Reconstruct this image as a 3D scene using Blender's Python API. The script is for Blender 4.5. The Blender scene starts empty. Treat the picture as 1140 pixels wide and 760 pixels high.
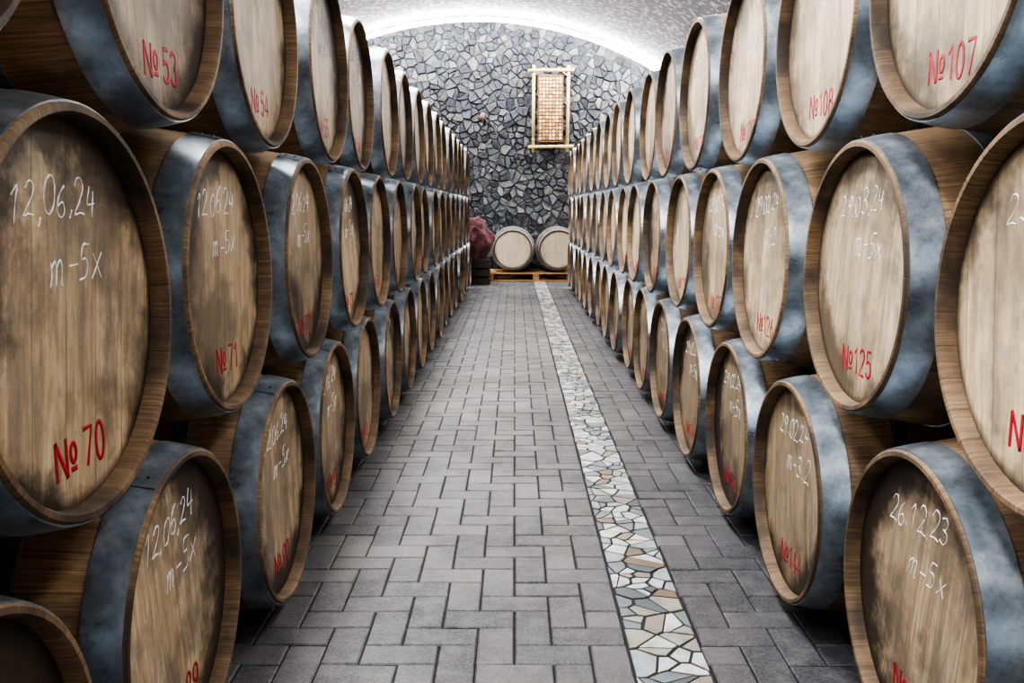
import bpy, bmesh, math, random
from mathutils import Matrix, Vector
random.seed(7)
D = bpy.data
SC = bpy.context.scene
COL = SC.collection
try: SC.view_settings.look = 'AgX - High Contrast'
except Exception: pass

# ------------------------------------------------------------ node helpers
def new_mat(name):
    m = D.materials.new(name); m.use_nodes = True
    nt = m.node_tree; nt.nodes.clear()
    out = nt.nodes.new('ShaderNodeOutputMaterial')
    b = nt.nodes.new('ShaderNodeBsdfPrincipled')
    nt.links.new(b.outputs[0], out.inputs[0])
    return m, nt, b
def N(nt, t, **kw):
    n = nt.nodes.new(t)
    for k, v in kw.items(): setattr(n, k, v)
    return n
def setin(nt, sock, v):
    if isinstance(v, bpy.types.NodeSocket): nt.links.new(v, sock)
    else: sock.default_value = v
def M(nt, op, a, b=None, c=None, clamp=False):
    n = N(nt, 'ShaderNodeMath', operation=op); n.use_clamp = clamp
    setin(nt, n.inputs[0], a)
    if b is not None: setin(nt, n.inputs[1], b)
    if c is not None: setin(nt, n.inputs[2], c)
    return n.outputs[0]
def MR(nt, v, a, b, c=0.0, d=1.0):
    n = N(nt, 'ShaderNodeMapRange'); setin(nt, n.inputs[0], v)
    for i, x in zip((1, 2, 3, 4), (a, b, c, d)): n.inputs[i].default_value = x
    return n.outputs[0]
def MIX(nt, f, a, b, mode='MIX'):
    n = N(nt, 'ShaderNodeMix', data_type='RGBA', blend_type=mode)
    setin(nt, n.inputs[0], f)
    for s, v in ((n.inputs[6], a), (n.inputs[7], b)):
        if isinstance(v, tuple): v = (*v[:3], 1)
        setin(nt, s, v)
    return n.outputs[2]
def COMB(nt, x, y, z):
    n = N(nt, 'ShaderNodeCombineXYZ')
    for s, v in zip(n.inputs, (x, y, z)): setin(nt, s, v)
    return n.outputs[0]
def NOISE(nt, vec, scale, detail=4, rough=.55):
    n = N(nt, 'ShaderNodeTexNoise'); nt.links.new(vec, n.inputs['Vector'])
    n.inputs['Scale'].default_value = scale; n.inputs['Detail'].default_value = detail
    n.inputs['Roughness'].default_value = rough
    return n.outputs[0]
def BUMP(nt, bsdf, h, strength=.3, dist=.01):
    n = N(nt, 'ShaderNodeBump'); n.inputs['Strength'].default_value = strength
    n.inputs['Distance'].default_value = dist
    nt.links.new(h, n.inputs['Height']); nt.links.new(n.outputs[0], bsdf.inputs['Normal'])
def RAMP(nt, v, stops):
    n = N(nt, 'ShaderNodeValToRGB'); nt.links.new(v, n.inputs[0])
    cr = n.color_ramp
    while len(cr.elements) < len(stops): cr.elements.new(.5)
    for e, (p, c) in zip(cr.elements, stops): e.position = p; e.color = (*c, 1)
    return n.outputs[0]
def hexc(r, g, b):
    f = lambda c: ((c/255+.055)/1.055)**2.4 if c > 10 else c/255/12.92
    return (f(r), f(g), f(b))

def simple_mat(name, col, rough=.6, metal=0., emis=None, estr=0., noise=0.):
    m, nt, b = new_mat(name)
    b.inputs['Roughness'].default_value = rough; b.inputs['Metallic'].default_value = metal
    tc = N(nt, 'ShaderNodeTexCoord')
    nz = NOISE(nt, tc.outputs['Object'], 18)
    c = MIX(nt, MR(nt, nz, .3, .7), tuple(x*(1-noise) for x in col), tuple(min(1, x*(1+noise)) for x in col))
    nt.links.new(c, b.inputs['Base Color'])
    if emis:
        b.inputs['Emission Color'].default_value = (*emis, 1); b.inputs['Emission Strength'].default_value = estr
    return m

# ------------------------------------------------------------ barrel materials
def wood_stave(name='oak_stave', k=1.0, dirt=.7):
    m, nt, b = new_mat(name)
    tc = N(nt, 'ShaderNodeTexCoord'); oi = N(nt, 'ShaderNodeObjectInfo')
    sp = N(nt, 'ShaderNodeSeparateXYZ'); nt.links.new(tc.outputs['Object'], sp.inputs[0])
    x, y, z = sp.outputs
    ang = M(nt, 'ARCTAN2', z, y)
    a = M(nt, 'MULTIPLY', ang, 30/(2*math.pi))
    fr = M(nt, 'FRACT', M(nt, 'ADD', a, 100.0)); fl = M(nt, 'FLOOR', a)
    edge = M(nt, 'ABSOLUTE', M(nt, 'SUBTRACT', fr, .5))
    groove = MR(nt, edge, .475, .5)
    wn = N(nt, 'ShaderNodeTexWhiteNoise', noise_dimensions='2D')
    nt.links.new(COMB(nt, fl, M(nt, 'MULTIPLY', oi.outputs['Random'], 57.0), 0.0), wn.inputs['Vector'])
    gv = COMB(nt, M(nt, 'MULTIPLY', x, 3.0), M(nt, 'MULTIPLY', a, 5.0), M(nt, 'MULTIPLY', oi.outputs['Random'], 40.0))
    g = NOISE(nt, gv, 3.0, 6, .6)
    base = RAMP(nt, g, [(.3, hexc(110*k, 88*k, 64*k)), (.5, hexc(152*k, 124*k, 93*k)), (.7, hexc(184*k, 155*k, 121*k))])
    c = MIX(nt, MR(nt, wn.outputs[0], 0, 1, 0, .4), base, hexc(106*k, 84*k, 64*k))
    c = MIX(nt, M(nt, 'MULTIPLY', groove, .55), c, hexc(46, 34, 26))
    ov = N(nt, 'ShaderNodeVectorMath', operation='ADD'); nt.links.new(tc.outputs['Object'], ov.inputs[0])
    nt.links.new(COMB(nt, M(nt, 'MULTIPLY', oi.outputs['Random'], 23.0), 0.0, 0.0), ov.inputs[1])
    big = NOISE(nt, ov.outputs[0], 5, 5)
    c = MIX(nt, MR(nt, big, .42, .6, 0, dirt), c, hexc(56, 47, 42))
    nt.links.new(c, b.inputs['Base Color']); b.inputs['Roughness'].default_value = .65
    BUMP(nt, b, M(nt, 'SUBTRACT', M(nt, 'MULTIPLY', g, .4), groove), .3, .003)
    return m
def wood_head(name, tint, dirt=1.0):
    m, nt, b = new_mat(name)
    tc = N(nt, 'ShaderNodeTexCoord'); oi = N(nt, 'ShaderNodeObjectInfo'); R = oi.outputs['Random']
    sp = N(nt, 'ShaderNodeSeparateXYZ'); nt.links.new(tc.outputs['Object'], sp.inputs[0])
    x, y, z = sp.outputs
    p = M(nt, 'ADD', M(nt, 'DIVIDE', y, .092), M(nt, 'ADD', R, 50.0))
    fr = M(nt, 'FRACT', p); fl = M(nt, 'FLOOR', p)
    edge = M(nt, 'ABSOLUTE', M(nt, 'SUBTRACT', fr, .5))
    groove = MR(nt, edge, .482, .499)
    wn = N(nt, 'ShaderNodeTexWhiteNoise', noise_dimensions='2D')
    nt.links.new(COMB(nt, fl, M(nt, 'MULTIPLY', R, 31.0), 0.0), wn.inputs['Vector'])
    gv = COMB(nt, M(nt, 'MULTIPLY', wn.outputs[0], 9.0), M(nt, 'MULTIPLY', y, 12.0), M(nt, 'ADD', z, M(nt, 'MULTIPLY', R, 20.0)))
    wob = N(nt, 'ShaderNodeTexNoise'); nt.links.new(gv, wob.inputs['Vector']); wob.inputs['Scale'].default_value = 4.5
    wob.inputs['Detail'].default_value = 8; wob.inputs['Roughness'].default_value = .62; wob.inputs['Distortion'].default_value = 1.2
    g = wob.outputs[0]
    d, mid, l = tint
    base = RAMP(nt, g, [(.25, d), (.5, mid), (.75, l)])
    c = MIX(nt, MR(nt, wn.outputs[0], 0, 1, 0, .5), base, d)
    c = MIX(nt, M(nt, 'MULTIPLY', groove, .75), c, hexc(60, 46, 34))
    rad = M(nt, 'SQRT', M(nt, 'ADD', M(nt, 'MULTIPLY', y, y), M(nt, 'MULTIPLY', z, z)))
    # dirt ring whose centre drifts from barrel to barrel
    wn2 = N(nt, 'ShaderNodeTexWhiteNoise', noise_dimensions='1D'); nt.links.new(M(nt, 'MULTIPLY', R, 991.0), wn2.inputs['W'])
    oy = M(nt, 'ADD', y, MR(nt, R, 0, 1, -.08, .08)); oz = M(nt, 'ADD', z, MR(nt, wn2.outputs[0], 0, 1, -.05, .05))
    rad2 = M(nt, 'SQRT', M(nt, 'ADD', M(nt, 'MULTIPLY', oy, oy), M(nt, 'MULTIPLY', oz, oz)))
    ov = N(nt, 'ShaderNodeVectorMath', operation='ADD'); nt.links.new(tc.outputs['Object'], ov.inputs[0])
    nt.links.new(COMB(nt, M(nt, 'MULTIPLY', R, 23.0), 0.0, 0.0), ov.inputs[1])
    bn = NOISE(nt, ov.outputs[0], 3.6, 7, .66)
    sv = COMB(nt, M(nt, 'MULTIPLY', R, 77.0), M(nt, 'MULTIPLY', y, 9.0), M(nt, 'MULTIPLY', z, 1.8))
    sn = NOISE(nt, sv, 2.4, 6, .7)
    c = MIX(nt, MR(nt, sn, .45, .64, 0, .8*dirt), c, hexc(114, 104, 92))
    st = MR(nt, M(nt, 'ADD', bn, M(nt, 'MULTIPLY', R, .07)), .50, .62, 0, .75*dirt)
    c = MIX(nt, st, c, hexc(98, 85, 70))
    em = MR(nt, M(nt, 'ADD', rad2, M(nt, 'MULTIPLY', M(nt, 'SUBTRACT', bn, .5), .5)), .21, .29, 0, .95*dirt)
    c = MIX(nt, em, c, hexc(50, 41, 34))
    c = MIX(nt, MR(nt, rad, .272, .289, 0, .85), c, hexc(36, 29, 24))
    hv = N(nt, 'ShaderNodeHueSaturation'); nt.links.new(c, hv.inputs['Color'])
    hv.inputs['Saturation'].default_value = .9
    nt.links.new(MR(nt, R, 0, 1, .8, 1.16), hv.inputs['Value'])
    nt.links.new(hv.outputs[0], b.inputs['Base Color']); b.inputs['Roughness'].default_value = .55
    BUMP(nt, b, M(nt, 'SUBTRACT', M(nt, 'MULTIPLY', g, .35), groove), .25, .003)
    return m
def steel(name, cols):
    m, nt, b = new_mat(name)
    tc = N(nt, 'ShaderNodeTexCoord')
    n1 = NOISE(nt, tc.outputs['Object'], 8, 6, .65); n2 = NOISE(nt, tc.outputs['Object'], 70, 3)
    c = RAMP(nt, n1, [(.3, cols[0]), (.5, cols[1]), (.72, cols[2])])
    c = MIX(nt, MR(nt, n2, .5, .75, 0, .45), c, cols[0])
    nt.links.new(c, b.inputs['Base Color']); b.inputs['Metallic'].default_value = .72
    nt.links.new(MR(nt, n1, .3, .7, .24, .42), b.inputs['Roughness'])
    BUMP(nt, b, n2, .06, .002)
    return m
STAVE = wood_stave(); CHIME = wood_stave('oak_chime', .86, .9)
STEEL = steel('galvanised_hoop', (hexc(98, 106, 114), hexc(142, 152, 162), hexc(186, 196, 204)))
STEEL_L = steel('bright_hoop', (hexc(180, 182, 180), hexc(206, 208, 206), hexc(225, 226, 224)))
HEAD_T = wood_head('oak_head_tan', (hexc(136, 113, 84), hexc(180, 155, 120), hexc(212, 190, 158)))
HEAD_P = wood_head('oak_head_pale', (hexc(166, 143, 110), hexc(208, 185, 150), hexc(232, 213, 182)), .68)
HEAD_C = wood_head('oak_head_cream', (hexc(218, 198, 164), hexc(238, 220, 188), hexc(248, 234, 208)), .15)
CHALK = simple_mat('chalk_writing', (.86, .87, .89), .95, noise=.12)
CHALK2 = simple_mat('faint_chalk_writing', (.56, .54, .5), .95, noise=.3)
RED = simple_mat('red_stencil_paint', hexc(164, 32, 46), .6, noise=.3)
RIVET = simple_mat('rivet_steel', hexc(80, 88, 96), .4, .6)

# ------------------------------------------------------------ barrel mesh
L, RB, R0, NS = .95, .36, .308, 72
def prof(x): return RB-(RB-R0)*(abs(2*x/L))**2
def lathe(bm, pts, mat, closed=False, smooth=True):
    rings = []
    for (x, r) in pts:
        rings.append([bm.verts.new((x, r*math.cos(2*math.pi*i/NS), r*math.sin(2*math.pi*i/NS))) for i in range(NS)])
    idx = range(len(rings) if closed else len(rings)-1)
    for k in idx:
        A, B = rings[k], rings[(k+1) % len(rings)]
        for i in range(NS):
            j = (i+1) % NS
            f = bm.faces.new((A[i], A[j], B[j], B[i])); f.material_index = mat; f.smooth = smooth
    return rings
def build_barrel(name, head, steel_m):
    bm = bmesh.new()
    xe = L/2
    outer = [(-xe+L*i/22, prof(-xe+L*i/22)) for i in range(23)]
    lathe(bm, outer, 0)
    for s in (-1, 1):
        pts = [(s*xe, R0), (s*(xe+.003), R0-.003), (s*(xe+.003), R0-.012), (s*(xe-.004), R0-.016), (s*(xe-.030), R0-.018)]
        rg = lathe(bm, pts, 4, smooth=False)
        f = bm.faces.new(rg[-1] if s > 0 else rg[-1][::-1]); f.material_index = 2
        for (a, w) in ((.004, .066), (.185, .034), (.325, .036)):
            x0, x1 = xe-a, xe-a-w
            t = .0032
            hp = [(s*x0, prof(x0)-.001), (s*x0, prof(x0)+t), (s*(x0+x1)/2, prof((x0+x1)/2)+t+.0008), (s*x1, prof(x1)+t), (s*x1, prof(x1)-.001)]
            lathe(bm, hp, 1, smooth=False)
            th0 = math.pi/2+.12*s+(a*2); n = 8; v = []
            for q in range(n+1):
                th = th0+q*.022
                for xx in (x0-.001, x1+.001):
                    r = prof(xx)+t+.0022
                    v.append(bm.verts.new((s*xx, r*math.cos(th), r*math.sin(th))))
            for q in range(n):
                f = bm.faces.new((v[2*q], v[2*q+1], v[2*q+3], v[2*q+2])); f.material_index = 1; f.smooth = True
            for fx in ((.3, .7) if w > .05 else (.5,)):
                th = th0+4*.022
                xx = x0-(x0-x1)*fx; r = prof(xx)+t+.001
                res = bmesh.ops.create_icosphere(bm, subdivisions=1, radius=.0048, matrix=Matrix.Translation((s*xx, r*math.cos(th), r*math.sin(th))))
                for vv in res['verts']:
                    for ff in vv.link_faces: ff.material_index = 3
    rs = bmesh.ops.create_cone(bm, segments=20, radius1=.032, radius2=.028, depth=.02, cap_ends=True,
                               matrix=Matrix.Translation((0, 0, RB-.006)))
    for vv in rs['verts']:
        for ff in vv.link_faces: ff.material_index = 0
    bmesh.ops.recalc_face_normals(bm, faces=bm.faces)
    # smooth-shade hoops round the barrel while the lip edges stay sharp
    for e in bm.edges:
        if len(e.link_faces) == 2 and e.calc_face_angle(0) > .5: e.smooth = False
    for f in bm.faces:
        if f.material_index in (1, 4): f.smooth = True
    me = D.meshes.new(name); bm.to_mesh(me); bm.free()
    for mt in (STAVE, steel_m, head, RIVET, CHIME): me.materials.append(mt)
    return me
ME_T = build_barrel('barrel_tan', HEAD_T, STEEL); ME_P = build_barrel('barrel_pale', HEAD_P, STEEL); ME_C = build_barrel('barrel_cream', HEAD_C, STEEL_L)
ME_C.materials[0] = HEAD_C; ME_C.materials[4] = HEAD_C

# ------------------------------------------------------------ chalk stroke font
G = {
 '0': [[(.3,1),(.08,.8),(.02,.45),(.12,.08),(.32,0),(.5,.2),(.56,.6),(.48,.9),(.3,1)]],
 '1': [[(.1,.72),(.34,1),(.3,.5),(.28,0)]],
 '2': [[(.05,.78),(.2,1),(.42,.95),(.48,.7),(.3,.38),(.02,.02),(.3,.06),(.58,.02)]],
 '3': [[(.06,.9),(.3,1),(.48,.82),(.36,.58),(.2,.52),(.42,.46),(.52,.22),(.32,0),(.04,.08)]],
 '4': [[(.2,1),(.06,.45),(.3,.42),(.56,.46)],[(.46,.85),(.42,.4),(.4,0)]],
 '5': [[(.55,.98),(.18,.96),(.12,.58),(.36,.6),(.5,.38),(.4,.08),(.05,.02)]],
 '6': [[(.46,1),(.18,.75),(.04,.35),(.16,.03),(.4,.04),(.5,.28),(.34,.48),(.08,.34)]],
 '7': [[(.04,.95),(.54,.98),(.34,.5),(.2,0)],[(.16,.5),(.48,.52)]],
 '8': [[(.3,.52),(.1,.74),(.3,1),(.48,.78),(.3,.52),(.06,.24),(.28,0),(.5,.22),(.3,.52)]],
 '9': [[(.48,.7),(.26,.5),(.08,.7),(.24,.98),(.48,.9),(.46,.4),(.2,0)]],
 '.': [[(.08,.06),(.12,0)]], ',': [[(.14,.1),(.1,-.02),(.04,-.14)]],
 '-': [[(.05,.4),(.42,.42)]],
 'm': [[(.05,.6),(.08,.3),(.02,0)],[(.06,.4),(.24,.62),(.3,.4),(.26,.02)],[(.28,.4),(.48,.62),(.56,.4),(.52,.06),(.62,0)]],
 'x': [[(.05,.6),(.45,0)],[(.48,.6),(.0,0)]],
 'K': [[(.1,1),(.06,0)],[(.52,.98),(.1,.48),(.56,.02)]],
 'u': [[(.06,.6),(.04,.1),(.2,.0),(.44,.56),(.42,.1),(.54,0)]],
 'H': [[(.1,1),(.06,0)],[(.5,1),(.46,0)],[(.08,.5),(.48,.52)]],
 'p': [[(.08,.6),(.04,-.4)],[(.08,.5),(.3,.62),(.46,.4),(.3,.1),(.06,.14)]],
 ' ': [],
}
ADV = {'.': .3, ',': .3, '-': .55, 'm': .75, ' ': .4, 'x': .6}
def arc(cx, cy, rx, ry, a0, a1, n=12):
    return [(cx+rx*math.cos(math.radians(a0+(a1-a0)*i/n)), cy+ry*math.sin(math.radians(a0+(a1-a0)*i/n))) for i in range(n+1)]
ST = {
 '0': [arc(.25, .5, .21, .5, 90, 455, 20)],
 '1': [[(.08,.78),(.3,1),(.3,0)]],
 '2': [arc(.25, .73, .21, .27, 165, -25, 10)+[(.03,0),(.48,0)]],
 '3': [arc(.24, .76, .19, .24, 160, -80, 10), arc(.24, .27, .22, .27, 80, -160, 10)],
 '4': [[(.36,0),(.36,1),(.0,.28),(.5,.28)]],
 '5': [[(.44,1),(.1,1),(.06,.52)]+arc(.23, .31, .23, .31, 120, -150, 12)],
 '6': [[(.36,1),(.12,.6)], arc(.25, .3, .22, .3, 0, 365, 16)],
 '7': [[(.02,1),(.48,1),(.17,0)]],
 '8': [arc(.25, .76, .18, .24, 0, 365, 16), arc(.25, .26, .22, .27, 0, 365, 16)],
 '9': [[(.14,0),(.38,.4)], arc(.25, .7, .22, .3, 0, 365, 16)],
 'N': [[(0,0),(0,1)],[(0,1),(.5,0)],[(.5,0),(.5,1)]],
 'o': [arc(.17, .55, .14, .24, 0, 365, 14), [(.02,.14),(.32,.14)]],
 ' ': [],
}
SADV = {'N': .66, 'o': .5, ' ': .2, '1': .56}
TM = Matrix(((0, 0, 1, 0), (1, 0, 0, 0), (0, 1, 0, 0), (0, 0, 0, 1)))   # text x->+Y, y->+Z, z->+X
FX = L/2-.030
def chalk(parent, lines, rx, rnd, faint=False):
    cu = D.curves.new('chalk_writing', 'CURVE'); cu.dimensions = '3D'
    cu.bevel_depth = .0018; cu.bevel_resolution = 0
    for (txt, cx, cy, h, slant) in lines:
        w = sum(ADV.get(ch, .68) for ch in txt)*h
        px = cx-w/2
        for ch in txt:
            jy = rnd.uniform(-.006, .006); hs = h*rnd.uniform(.85, 1.12); sk = rnd.uniform(.08, .28)
            for st in G[ch]:
                s = cu.splines.new('POLY')
                P = [st[0]]+list(st)+[st[-1]]; pts = []
                for i in range(1, len(P)-2):
                    p0, p1, p2, p3 = P[i-1], P[i], P[i+1], P[i+2]
                    for q in range(3):
                        t = q/3
                        pts.append(tuple(.5*((2*p1[c])+(-p0[c]+p2[c])*t+(2*p0[c]-5*p1[c]+4*p2[c]-p3[c])*t*t+(-p0[c]+3*p1[c]-3*p2[c]+p3[c])*t**3) for c in (0, 1)))
                pts.append(st[-1])
                s.points.add(len(pts)-1)
                for i, (a, b_) in enumerate(pts):
                    X = px+a*hs+b_*hs*sk+rnd.uniform(-.0006, .0006)
                    Y = cy+b_*hs+jy+(px-cx)*slant+rnd.uniform(-.0006, .0006)
                    s.points[i].co = (X, Y, 0, 1); s.points[i].radius = rnd.uniform(.35, 1.35)
            px += ADV.get(ch, .68)*h
    cu.materials.append(CHALK2 if faint else CHALK)
    o = D.objects.new('chalk_writing', cu); COL.objects.link(o); o.parent = parent
    o.matrix_local = Matrix.Rotation(-rx, 4, 'X') @ Matrix.Translation((FX+.0002, 0, 0)) @ TM @ Matrix.Diagonal((1, 1, .5, 1))
def redno(parent, txt, rx, tilt=0, cx=0., cy=-.215, h=.06):
    cu = D.curves.new('stencil_number', 'CURVE'); cu.dimensions = '3D'
    cu.bevel_depth = .0044; cu.bevel_resolution = 1; cu.use_fill_caps = True
    txt = 'No'+txt
    w = sum(SADV.get(ch, .64) for ch in txt)*h
    px = cx-w/2
    for ch in txt:
        for st in ST[ch]:
            s = cu.splines.new('POLY'); s.points.add(len(st)-1)
            for i, (a, b_) in enumerate(st):
                s.points[i].co = (px+a*h, cy+b_*h+(px-cx)*math.sin(tilt), 0, 1)
        px += SADV.get(ch, .64)*h
    cu.materials.append(RED)
    o = D.objects.new('stencil_number', cu); COL.objects.link(o); o.parent = parent
    o.matrix_local = Matrix.Rotation(-rx, 4, 'X') @ Matrix.Translation((FX+.0002, 0, 0)) @ TM @ Matrix.Diagonal((1, 1, .12, 1))

def barrel(x, y, z, rz, me, rx=None):
    o = D.objects.new('wine_barrel', me); COL.objects.link(o)
    if rx is None: rx = random.choice((0, math.pi))+random.uniform(-.16, .16)
    o.location = (x, y, z); o.rotation_euler = (rx, 0, rz)
    return o, rx

S = .7255
Z = [.3640, .3640+.6285, .3640+2*.6285]
XL, XR = -.638, .768
NC = 16
dates_l = {1: {0: ['12,06,24', 'm-5x'], 1: ['12.06.24', 'm-5x'], 2: ['12.06.24', 'm-5x'], 3: ['12.06.24', 'm-5x']},
           0: {0: ['12,06,24', 'm-5x'], 1: ['12.06.24', 'm-5x'], 2: ['12.06.24', 'm-5x']},
           2: {0: ['', 'm-5x'], 1: ['28.06.24', ''], 2: ['', 'm-2x']}}
dates_r = {1: {0: ['23,02,24', 'Kup'], 1: ['29.03.24', 'm-5x'], 2: ['29.02.24', 'm-2'], 3: ['29.02.24', 'm-5x']},
           0: {0: ['26.12.23', 'm-5x'], 1: ['29.02.24', 'm-3.2'], 2: ['29.02.24', 'm-5x']},
           2: {0: ['', ''], 1: ['', 'KuH'], 2: ['', 'm-3x']}}
for side in (-1, 1):
    for t in range(3):
        y0 = 1.31 if t == 1 else 1.31+S/2
        for k in range(-3, NC):
            yy = y0+k*S
            xh = (XL if side < 0 else XR)+random.uniform(-.012, .012)
            if t == 1 and side < 0 and k == 0: xh = XL+.002
            xc = xh+side*L/2
            me = (ME_T if random.random() < .8 else ME_P) if side < 0 else (ME_P if random.random() < .75 else ME_T)  # mostly darker heads left, paler right: the aisle's light and shade put into colour
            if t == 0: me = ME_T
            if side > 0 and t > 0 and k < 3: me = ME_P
            o, rx = barrel(xc, yy, Z[t], 0 if side < 0 else math.pi, me)
            if -1 <= k <= 9:
                rnd = random.Random(k*10+t+side*100)
                base = {(-1, 0): 89, (-1, 1): 70, (-1, 2): 53, (1, 0): 143, (1, 1): 124, (1, 2): 107}[(side, t)]
                redno(o, ' %d' % (base+k) if base+k < 100 else '%d' % (base+k), rx, rnd.uniform(-.03, .05),
                      cx=rnd.uniform(.0, .03), cy=-.235+rnd.uniform(-.008, .012))
                dd = (dates_l if side < 0 else dates_r)[t].get(k)
                if dd is None:
                    if rnd.random() < .35: continue
                    dd = [rnd.choice(['12.06.24', '29.02.24']), rnd.choice(['m-5x', 'm-3x'])]
                lines = []
                if dd[0]: lines.append((dd[0], -.02, .145, .054, rnd.uniform(.0, .14)))
                if dd[1]: lines.append((dd[1], .03, .05, .064, rnd.uniform(0, .08)))
                if lines: chalk(o, lines, rx, rnd, faint=(k > 3 or (t == 2 and side < 0)))
        for k in range(-3, NC):  # unseen back row, added to stop light showing through the gaps
            yy = y0+k*S
            xc = (XL if side < 0 else XR)+side*(L*1.5+.05)
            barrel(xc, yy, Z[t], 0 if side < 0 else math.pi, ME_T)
PY = 14.0
for xx in (-.03, .695):
    o, rx = barrel(xx, PY+L/2, .14+.364, -math.pi/2, ME_C, .1)
    chalk(o, [('11.06.24', 0, .1, .05, 0), ('m-5x', .02, .02, .05, 0)], rx, random.Random(3), True)

# ------------------------------------------------------------ generic geometry
def obj_from_bm(bm, name, mats, parent=None):
    bmesh.ops.recalc_face_normals(bm, faces=bm.faces)
    me = D.meshes.new(name); bm.to_mesh(me); bm.free()
    for m in mats: me.materials.append(m)
    o = D.objects.new(name, me); COL.objects.link(o)
    if parent: o.parent = parent
    return o
def box(bm, x0, x1, y0, y1, z0, z1, mat=0):
    v = [bm.verts.new((x, y, z)) for x in (x0, x1) for y in (y0, y1) for z in (z0, z1)]
    for q in ((0,1,3,2),(4,6,7,5),(0,4,5,1),(2,3,7,6),(0,2,6,4),(1,5,7,3)):
        f = bm.faces.new([v[i] for i in q]); f.material_index = mat
def cyl(bm, p0, p1, r, n=14, mat=0, r2=None):
    p0, p1 = Vector(p0), Vector(p1); d = p1-p0
    mt = Matrix.Translation((p0+p1)/2) @ d.to_track_quat('Z', 'Y').to_matrix().to_4x4()
    rs = bmesh.ops.create_cone(bm, segments=n, radius1=r, radius2=r if r2 is None else r2, depth=d.length, cap_ends=True, matrix=mt)
    for f in {f for v in rs['verts'] for f in v.link_faces}:
        f.material_index = mat; f.smooth = len(f.verts) == 4
def voronoi(x0, x1, y0, y1, cx, cy, jit, rnd, drop=0.):
    nx, ny = max(1, round((x1-x0)/cx)), max(1, round((y1-y0)/cy))
    sx, sy = (x1-x0)/nx, (y1-y0)/ny
    pts = {}
    for i in range(nx):
        for j in range(ny):
            if rnd.random() < drop: continue
            pts[i, j] = (x0+(i+.5+rnd.uniform(-jit, jit))*sx, y0+(j+.5+rnd.uniform(-jit, jit))*sy)
    res = []
    nb = sorted([(a, b) for a in range(-3, 4) for b in range(-4, 5) if (a, b) != (0, 0)], key=lambda q: abs(q[0])+abs(q[1]))
    for (i, j), p in pts.items():
        poly = [(x0, y0), (x1, y0), (x1, y1), (x0, y1)]
        for di, dj in nb:
            q = pts.get((i+di, j+dj))
            if q is None: continue
            mx, my = (p[0]+q[0])/2, (p[1]+q[1])/2; nx_, ny_ = q[0]-p[0], q[1]-p[1]
            out = []
            for k in range(len(poly)):
                a, b = poly[k], poly[(k+1) % len(poly)]
                da = (a[0]-mx)*nx_+(a[1]-my)*ny_; db = (b[0]-mx)*nx_+(b[1]-my)*ny_
                if da <= 0: out.append(a)
                if (da < 0 < db) or (db < 0 < da):
                    t = da/(da-db); out.append((a[0]+t*(b[0]-a[0]), a[1]+t*(b[1]-a[1])))
            poly = out
            if len(poly) < 3: break
        if len(poly) >= 3: res.append(poly)
    return res
def inset(poly, gap):
    cx = sum(a for a, _ in poly)/len(poly); cy = sum(b for _, b in poly)/len(poly)
    r = []
    for a, b in poly:
        d = math.hypot(a-cx, b-cy) or 1e-6
        k = max(.25, 1-gap/d); r.append((cx+(a-cx)*k, cy+(b-cy)*k))
    return r

# ------------------------------------------------------------ floor
def paver_mat():
    m, nt, b = new_mat('grey_paver')
    geo = N(nt, 'ShaderNodeNewGeometry'); tc = N(nt, 'ShaderNodeTexCoord')
    n1 = NOISE(nt, tc.outputs['Object'], 1.6, 6, .6); n2 = NOISE(nt, tc.outputs['Object'], 120, 4, .75)
    n3 = NOISE(nt, tc.outputs['Object'], 14, 5, .7)
    c = RAMP(nt, geo.outputs['Random Per Island'], [(0, hexc(56, 58, 63)), (.5, hexc(76, 77, 82)), (1, hexc(100, 100, 103))])
    c = MIX(nt, MR(nt, n1, .42, .58, 0, .7), c, hexc(47, 49, 54))
    c = MIX(nt, MR(nt, n3, .45, .66, 0, .55), c, hexc(106, 106, 107))
    c = MIX(nt, MR(nt, n2, .45, .7, 0, .6), c, hexc(120, 120, 121))
    c = MIX(nt, MR(nt, n2, .42, .3, 0, .6), c, hexc(40, 41, 45))
    nt.links.new(c, b.inputs['Base Color'])
    nt.links.new(MR(nt, n1, .3, .7, .36, .6), b.inputs['Roughness'])
    BUMP(nt, b, M(nt, 'ADD', n2, n3), .6, .004)
    return m
PAVER = paver_mat(); GROUT = simple_mat('paver_joint_sand', hexc(36, 36, 38), .95, noise=.2)
SX0, SX1 = .30, .495
bm = bmesh.new()
YF, YN = 15.1, -2.2
X0, X1 = -3.1, 3.25
u = .1
def paver(x0, x1, y0, y1):
    x0, x1 = max(x0, X0), min(x1, X1); y0, y1 = max(y0, YN), min(y1, YF)
    if x1-x0 < .02 or y1-y0 < .02: return
    g, bv = .0018, .004
    dz = random.uniform(-.002, 0)
    lo = [(x0+g, y0+g), (x1-g, y0+g), (x1-g, y1-g), (x0+g, y1-g)]
    hi = [(x0+g+bv, y0+g+bv), (x1-g-bv, y0+g+bv), (x1-g-bv, y1-g-bv), (x0+g+bv, y1-g-bv)]
    tx, ty = random.uniform(-.0012, .0012), random.uniform(-.0012, .0012)
    a = [bm.verts.new((p[0], p[1], -.016)) for p in lo]; b_ = [bm.verts.new((p[0], p[1], -.0035+dz)) for p in lo]
    sg = [(-1, -1), (1, -1), (1, 1), (-1, 1)]
    c_ = [bm.verts.new((p[0], p[1], min(.0004, dz+q[0]*tx+q[1]*ty))) for p, q in zip(hi, sg)]
    for A, B in ((a, b_), (b_, c_)):
        for i in range(4): bm.faces.new((A[i], A[(i+1) % 4], B[(i+1) % 4], B[i]))
    bm.faces.new(c_)
ni, nj = int((X1-X0)/u)+3, int((YF-YN)/u)+3
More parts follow.
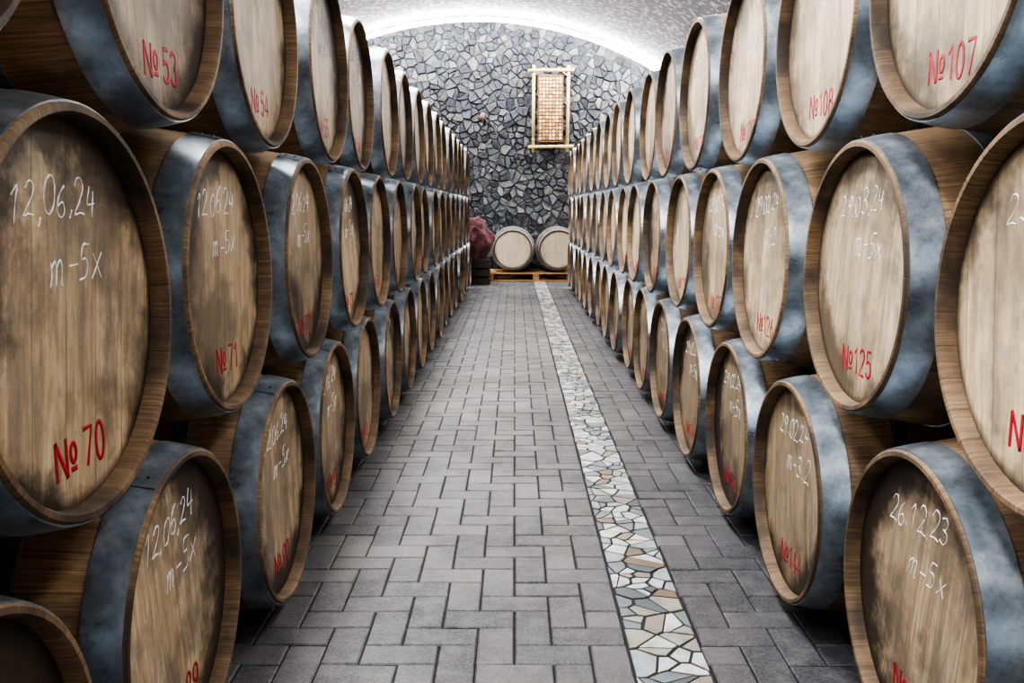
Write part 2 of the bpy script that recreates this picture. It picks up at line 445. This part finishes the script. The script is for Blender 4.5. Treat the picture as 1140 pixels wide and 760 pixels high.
for i in range(-2, ni):
    for j in range(-2, nj):
        t = (i-j) % 4
        x, y = X0+i*u, YN+j*u
        if t == 0: r = (x, x+2*u, y, y+u)
        elif t == 3: r = (x, x+u, y, y+2*u)
        else: continue
        if r[1] <= SX0 or r[0] >= SX1: paver(*r)
        else:
            if r[0] < SX0: paver(r[0], SX0, r[2], r[3])
            if r[1] > SX1: paver(SX1, r[1], r[2], r[3])
WL, WR = -4.2, 3.6
YB = -3.5
vs = [bm.verts.new(p) for p in ((WL, YB, -.009), (WR, YB, -.009), (WR, YF+.1, -.009), (WL, YF+.1, -.009))]
f = bm.faces.new(vs); f.material_index = 1
obj_from_bm(bm, 'floor', [PAVER, GROUT])

def mosaic_mat():
    m, nt, b = new_mat('broken_marble')
    geo = N(nt, 'ShaderNodeNewGeometry'); tc = N(nt, 'ShaderNodeTexCoord')
    n = NOISE(nt, tc.outputs['Object'], 16, 6, .7)
    r = N(nt, 'ShaderNodeValToRGB'); r.color_ramp.interpolation = 'CONSTANT'
    nt.links.new(geo.outputs['Random Per Island'], r.inputs[0])
    stops = [(0, hexc(196, 200, 200)), (.24, hexc(120, 128, 134)), (.38, hexc(160, 156, 148)), (.50, hexc(208, 210, 208)), (.66, hexc(88, 96, 102)), (.78, hexc(150, 136, 128)), (.84, hexc(160, 168, 174)), (.95, hexc(124, 104, 86))]
    cr = r.color_ramp
    while len(cr.elements) < len(stops): cr.elements.new(.5)
    for e, (p, c) in zip(cr.elements, stops): e.position = p; e.color = (*c, 1)
    c = MIX(nt, MR(nt, n, .45, .66, 0, .6), r.outputs[0], hexc(96, 99, 102))
    nt.links.new(c, b.inputs['Base Color']); b.inputs['Roughness'].default_value = .4
    return m
MOS = mosaic_mat(); MOSJ = simple_mat('mosaic_mortar', hexc(48, 48, 50), .95, noise=.2)
bm = bmesh.new()
rnd = random.Random(23)
for poly in voronoi(SX0+.002, SX1-.002, YN, YF, .05, .038, .75, rnd, drop=.42):
    p = inset(poly, .0065)
    dz = rnd.uniform(-.001, .0015)
    a = [bm.verts.new((q[0], q[1], -.01)) for q in p]; b_ = [bm.verts.new((q[0], q[1], dz)) for q in p]
    for i in range(len(p)): bm.faces.new((a[i], a[(i+1) % len(p)], b_[(i+1) % len(p)], b_[i]))
    bm.faces.new(b_)
vs = [bm.verts.new(p) for p in ((SX0, YN, -.003), (SX1, YN, -.003), (SX1, YF, -.003), (SX0, YF, -.003))]
f = bm.faces.new(vs); f.material_index = 1
obj_from_bm(bm, 'mosaic_paving_strip', [MOS, MOSJ])

# ------------------------------------------------------------ vault + walls
VC, VP_, VR = -.6, 4.17, 5.6
def vz(x): return VP_-VR+math.sqrt(VR*VR-(x-VC)**2)
def vault_mat():
    m, nt, b = new_mat('whitewashed_rubble_vault')
    tc = N(nt, 'ShaderNodeTexCoord')
    v = N(nt, 'ShaderNodeTexVoronoi'); nt.links.new(tc.outputs['Object'], v.inputs['Vector']); v.inputs['Scale'].default_value = 12
    n = NOISE(nt, tc.outputs['Object'], 26, 5, .7)
    h = M(nt, 'ADD', M(nt, 'MULTIPLY', v.outputs[0], -1.0), n)
    c = RAMP(nt, h, [(.0, hexc(140, 138, 148)), (.2, hexc(208, 206, 212)), (.4, hexc(248, 247, 247))])
    nt.links.new(c, b.inputs['Base Color']); b.inputs['Roughness'].default_value = .85
    BUMP(nt, b, h, .9, .05)
    return m
VM = vault_mat()
bm = bmesh.new(); prev = None
for i in range(61):
    x = WL+(WR-WL)*i/60
    row = [bm.verts.new((x, YB+(YF-YB)*j/4, vz(x))) for j in range(5)]
    if prev:
        for j in range(4):
            f = bm.faces.new((prev[j], row[j], row[j+1], prev[j+1])); f.smooth = True
    prev = row
obj_from_bm(bm, 'ceiling', [VM])
for nm, x in (('wall_left', WL), ('wall_right', WR)):
    bm = bmesh.new()
    t = -.1 if x < 0 else .1
    box(bm, min(x, x+t), max(x, x+t), YB, YF, -.02, vz(x))
    obj_from_bm(bm, nm, [VM])
bm = bmesh.new(); box(bm, WL, WR, YB-.1, YB, -.02, vz(VC)); obj_from_bm(bm, 'wall_near', [VM])

def stone_mat():
    m, nt, b = new_mat('basalt_rubble')
    geo = N(nt, 'ShaderNodeNewGeometry'); tc = N(nt, 'ShaderNodeTexCoord')
    n = NOISE(nt, tc.outputs['Object'], 12, 8, .75)
    c = RAMP(nt, geo.outputs['Random Per Island'], [(0, hexc(46, 49, 55)), (.3, hexc(64, 68, 75)), (.6, hexc(82, 82, 82)), (.85, hexc(92, 96, 102)), (1, hexc(124, 122, 118))])
    c = MIX(nt, MR(nt, n, .48, .62, 0, .7), c, hexc(44, 47, 53))
    c = MIX(nt, MR(nt, n, .44, .3, 0, .6), c, hexc(124, 126, 129))
    nt.links.new(c, b.inputs['Base Color']); b.inputs['Roughness'].default_value = .5
    BUMP(nt, b, n, 1.0, .04)
    return m
STONE = stone_mat(); MORT = simple_mat('wall_mortar', hexc(78, 79, 82), .95, noise=.4)
bm = bmesh.new(); rnd = random.Random(5)
for poly in voronoi(WL, WR, 0, 4.2, .115, .09, .6, rnd, drop=.25):
    cx = sum(p[0] for p in poly)/len(poly); cz = sum(p[1] for p in poly)/len(poly)
    if cz > vz(cx)-.02: continue
    p0, p1 = inset(poly, .004), inset(poly, .02)
    h = rnd.uniform(.015, .04); tx, tz = rnd.uniform(-.3, .3), rnd.uniform(-.3, .3)
    a = [bm.verts.new((q[0], YF, q[1])) for q in p0]
    b1 = [bm.verts.new((q[0], YF-h*.55, q[1])) for q in p0]
    b2 = [bm.verts.new((q[0], YF-h-.012+(q[0]-cx)*tx+(q[1]-cz)*tz, q[1])) for q in p1]
    n = len(p0)
    for A, B in ((a, b1), (b1, b2)):
        for i in range(n): bm.faces.new((A[i], A[(i+1) % n], B[(i+1) % n], B[i]))
    bm.faces.new(b2)
pts = [(WL, 0), (WR, 0)]+[(WR-(WR-WL)*i/40, vz(WR-(WR-WL)*i/40)) for i in range(41)]
f = bm.faces.new([bm.verts.new((x, YF-.008, z)) for x, z in pts]); f.material_index = 1
obj_from_bm(bm, 'wall_far', [STONE, MORT])

# LED strip following the vault edge
LED = simple_mat('led_strip_glow', (1, 1, 1), .5, emis=(1, .99, .97), estr=230)
cu = D.curves.new('led_strip_light', 'CURVE'); cu.dimensions = '3D'; cu.bevel_depth = .028; cu.bevel_resolution = 2
s = cu.splines.new('POLY'); s.points.add(60)
for i in range(61):
    x = WL+.15+(WR-WL-.3)*i/60; s.points[i].co = (x, YF-.8, vz(x)-.11, 1)
cu.materials.append(LED)
o = D.objects.new('led_strip_light', cu); COL.objects.link(o)

# ------------------------------------------------------------ cork picture in bamboo frame
BAM = simple_mat('bamboo_pole', hexc(204, 178, 124), .5, noise=.15)
def cork_mat():
    m, nt, b = new_mat('wine_corks')
    geo = N(nt, 'ShaderNodeNewGeometry')
    c = RAMP(nt, geo.outputs['Random Per Island'], [(0, hexc(150, 112, 76)), (.4, hexc(190, 152, 108)), (.85, hexc(218, 188, 146)), (1, hexc(136, 92, 76))])
    nt.links.new(c, b.inputs['Base Color']); b.inputs['Roughness'].default_value = .8
    return m
CORK = cork_mat(); BACKB = simple_mat('panel_backing', hexc(124, 90, 58), .8, noise=.2)
root = D.objects.new('bamboo_framed_cork_panel', None); COL.objects.link(root); root.location = (.59, YF-.12, 2.78)
bm = bmesh.new()
for x in (-.285, .285):
    cyl(bm, (x, 0, -.70), (x+.01, 0, .70), .026, 12)
    for z in (-.5, -.2, .12, .42): cyl(bm, (x, 0, z-.006), (x, 0, z+.006), .030, 12)
for z in (-.62, .61):
    cyl(bm, (-.37, -.03, z), (.39, -.03, z+.012), .026, 12)
cyl(bm, (-.3, -.02, .5), (-.12, -.02, .66), .008, 8); cyl(bm, (.3, -.02, .5), (.12, -.02, .66), .008, 8)
obj_from_bm(bm, 'bamboo_frame', [BAM], root)
bm = bmesh.new(); box(bm, -.2, .2, .0, .02, -.52, .52)
box(bm, -.21, -.195, -.035, .02, -.53, .53); box(bm, .195, .21, -.035, .02, -.53, .53)
box(bm, -.21, .21, -.035, .02, -.54, -.52); box(bm, -.21, .21, -.035, .02, .52, .54)
obj_from_bm(bm, 'backing_board', [BACKB], root)
bm = bmesh.new(); rnd = random.Random(2)
for i in range(7):
    for j in range(18):
        x = -.165+i*.055; z = -.48+j*.0565
        cyl(bm, (x, 0, z), (x, -.04+rnd.uniform(-.012, .008), z), .0258, 12)
obj_from_bm(bm, 'cork_mosaic', [CORK], root)

# small wall lamp on a twisted bracket
root = D.objects.new('wall_sconce', None); COL.objects.link(root); root.location = (-.50, YF-.04, 2.6)
IRON = simple_mat('dark_iron', hexc(44, 40, 38), .6, .5)
SHADE = simple_mat('terracotta_shade', hexc(128, 94, 74), .8, noise=.2)
bm = bmesh.new()
cyl(bm, (0, 0, -.06), (0, 0, .06), .03); cyl(bm, (0, 0, .0), (-.02, -.16, .05), .009); cyl(bm, (-.02, -.16, .05), (.1, -.18, -.12), .007); cyl(bm, (.0, -.02, -.02), (.12, -.05, -.2), .006)
obj_from_bm(bm, 'bracket', [IRON], root)
bm = bmesh.new(); cyl(bm, (-.07, -.18, .0), (-.01, -.16, .1), .06, 18, r2=.025); obj_from_bm(bm, 'shade', [SHADE], root)

# ------------------------------------------------------------ pallet
PW = simple_mat('pallet_pine', hexc(196, 150, 102), .7, noise=.2)
bm = bmesh.new()
px0, px1 = -.44, 1.12
for j in range(3): box(bm, px0, px1, PY+.02+j*.40, PY+.12+j*.40, 0.001, .022)
for x in (px0, (px0+px1)/2-.05, px1-.1):
    for j in range(3): box(bm, x, x+.1, PY+.02+j*.40, PY+.12+j*.40, .022, .10)
for x in (px0, (px0+px1)/2-.05, px1-.1): box(bm, x, x+.1, PY, PY+.94, .10, .118)
for j in range(6): box(bm, px0, px1, PY+j*.168, PY+.1+j*.168, .118, .138)
obj_from_bm(bm, 'wooden_pallet', [PW])

# draped maroon cloth on a dark crate
root = D.objects.new('cloth_covered_crate', None); COL.objects.link(root); root.location = (-.62, 13.6, 0)
DARK = simple_mat('dark_crate_wood', hexc(46, 38, 34), .8, noise=.3)
MAR = simple_mat('maroon_cloth', hexc(92, 54, 58), .9, noise=.7)
bm = bmesh.new()
for z in (.002, .13, .26): 
    box(bm, -.24, .24, -.22, -.20, z, z+.10); box(bm, -.24, .24, .20, .22, z, z+.10)
    box(bm, -.24, -.22, -.2, .2, z, z+.10); box(bm, .22, .24, -.2, .2, z, z+.10)
for x in (-.2, .17):
    for y in (-.2, .17): box(bm, x, x+.03, y, y+.03, .002, .36)
box(bm, -.24, .24, -.22, .22, .36, .38)
obj_from_bm(bm, 'crate', [DARK], root)
from mathutils import noise as mn
bm = bmesh.new()
bmesh.ops.create_icosphere(bm, subdivisions=5, radius=1)
for v in bm.verts:
    d = v.co.copy()
    fold = 1+.26*mn.noise(d*2.1)+.06*math.sin(math.atan2(d.y, d.x)*7+d.z*3)*(.6-.4*d.z)+.09*abs(mn.noise(d*6))
    tz = max(-.8, d.z)
    w = .28*(1-.35*max(0, tz))
    v.co = Vector((d.x*w*fold+.04*tz, d.y*w*fold*.9, .66+tz*.36*(1+.12*mn.noise(d*3))))
for f in bm.faces: f.smooth = True
obj_from_bm(bm, 'draped_cloth', [MAR], root)

# wooden wedges chocking the floor tier
for side in (-1, 1):
    xh = (XL-.13) if side < 0 else (XR+.07)
    for k in range(-1, 8):
        yy = 1.31+S/2+k*S
        bm = bmesh.new()
        y1 = yy+.20
        v = [bm.verts.new(p) for p in ((xh, y1+.1, .001), (xh+.06, y1+.1, .001), (xh, y1-.06, .001), (xh+.06, y1-.06, .001), (xh, y1+.1, .05), (xh+.06, y1+.1, .05))]
        for q in ((0,1,3,2),(0,4,5,1),(4,2,3,5),(0,2,4),(1,5,3)): bm.faces.new([v[i] for i in q])
        obj_from_bm(bm, 'wooden_wedge', [PW])

# ------------------------------------------------------------ lights
WH = simple_mat('lamp_housing', (.8, .8, .8), .4); DIFF = simple_mat('lamp_diffuser', (1, 1, 1), .4, emis=(1, .98, .95), estr=6)
def lamp(x, y, tilt, power, up=0):  # unseen tube fixture above the frame, carries an area light
    z = vz(x)-.14
    root = D.objects.new('unseen_ceiling_lamp', None); COL.objects.link(root); root.location = (x, y, z)
    root.rotation_euler = (0, tilt, 0)
    bm = bmesh.new(); box(bm, -.1, .1, -.65, .65, .0, .05); obj_from_bm(bm, 'housing', [WH], root)
    bm = bmesh.new(); cyl(bm, (-.05, -.6, -.02), (-.05, .6, -.02), .018); cyl(bm, (.05, -.6, -.02), (.05, .6, -.02), .018)
    obj_from_bm(bm, 'tubes', [DIFF], root)
    ld = D.lights.new('lamp_light', 'AREA'); ld.shape = 'RECTANGLE'; ld.size = .3; ld.size_y = 1.3; ld.energy = power
    ld.color = (1, .985, .96); lo = D.objects.new('lamp_light', ld); COL.objects.link(lo); lo.parent = root; lo.location = (0, 0, -.06)
for y in (-2, .6, 3.2, 5.8, 8.4, 10.6):
    lamp(-.8, y, 0, 120)
for y in (-.7, 1.9, 4.5, 7.1, 9.3):  # side rows are added fill so the barrel heads catch light
    lamp(-2.6, y, -.25, 66)
    lamp(1.7, y, .3, 42)

w = D.worlds.new('world'); SC.world = w; w.use_nodes = True
w.node_tree.nodes['Background'].inputs[0].default_value = (.8, .88, 1, 1); w.node_tree.nodes['Background'].inputs[1].default_value = .3

# ------------------------------------------------------------ camera
cam = D.cameras.new('camera'); co = D.objects.new('camera', cam); COL.objects.link(co)
cam.sensor_width = 36; cam.lens = 980/1140*36; cam.clip_start = .05
co.location = (0, 0, 1.15); co.rotation_euler = (math.radians(90-8.59), 0, math.radians(.175))
SC.camera = co
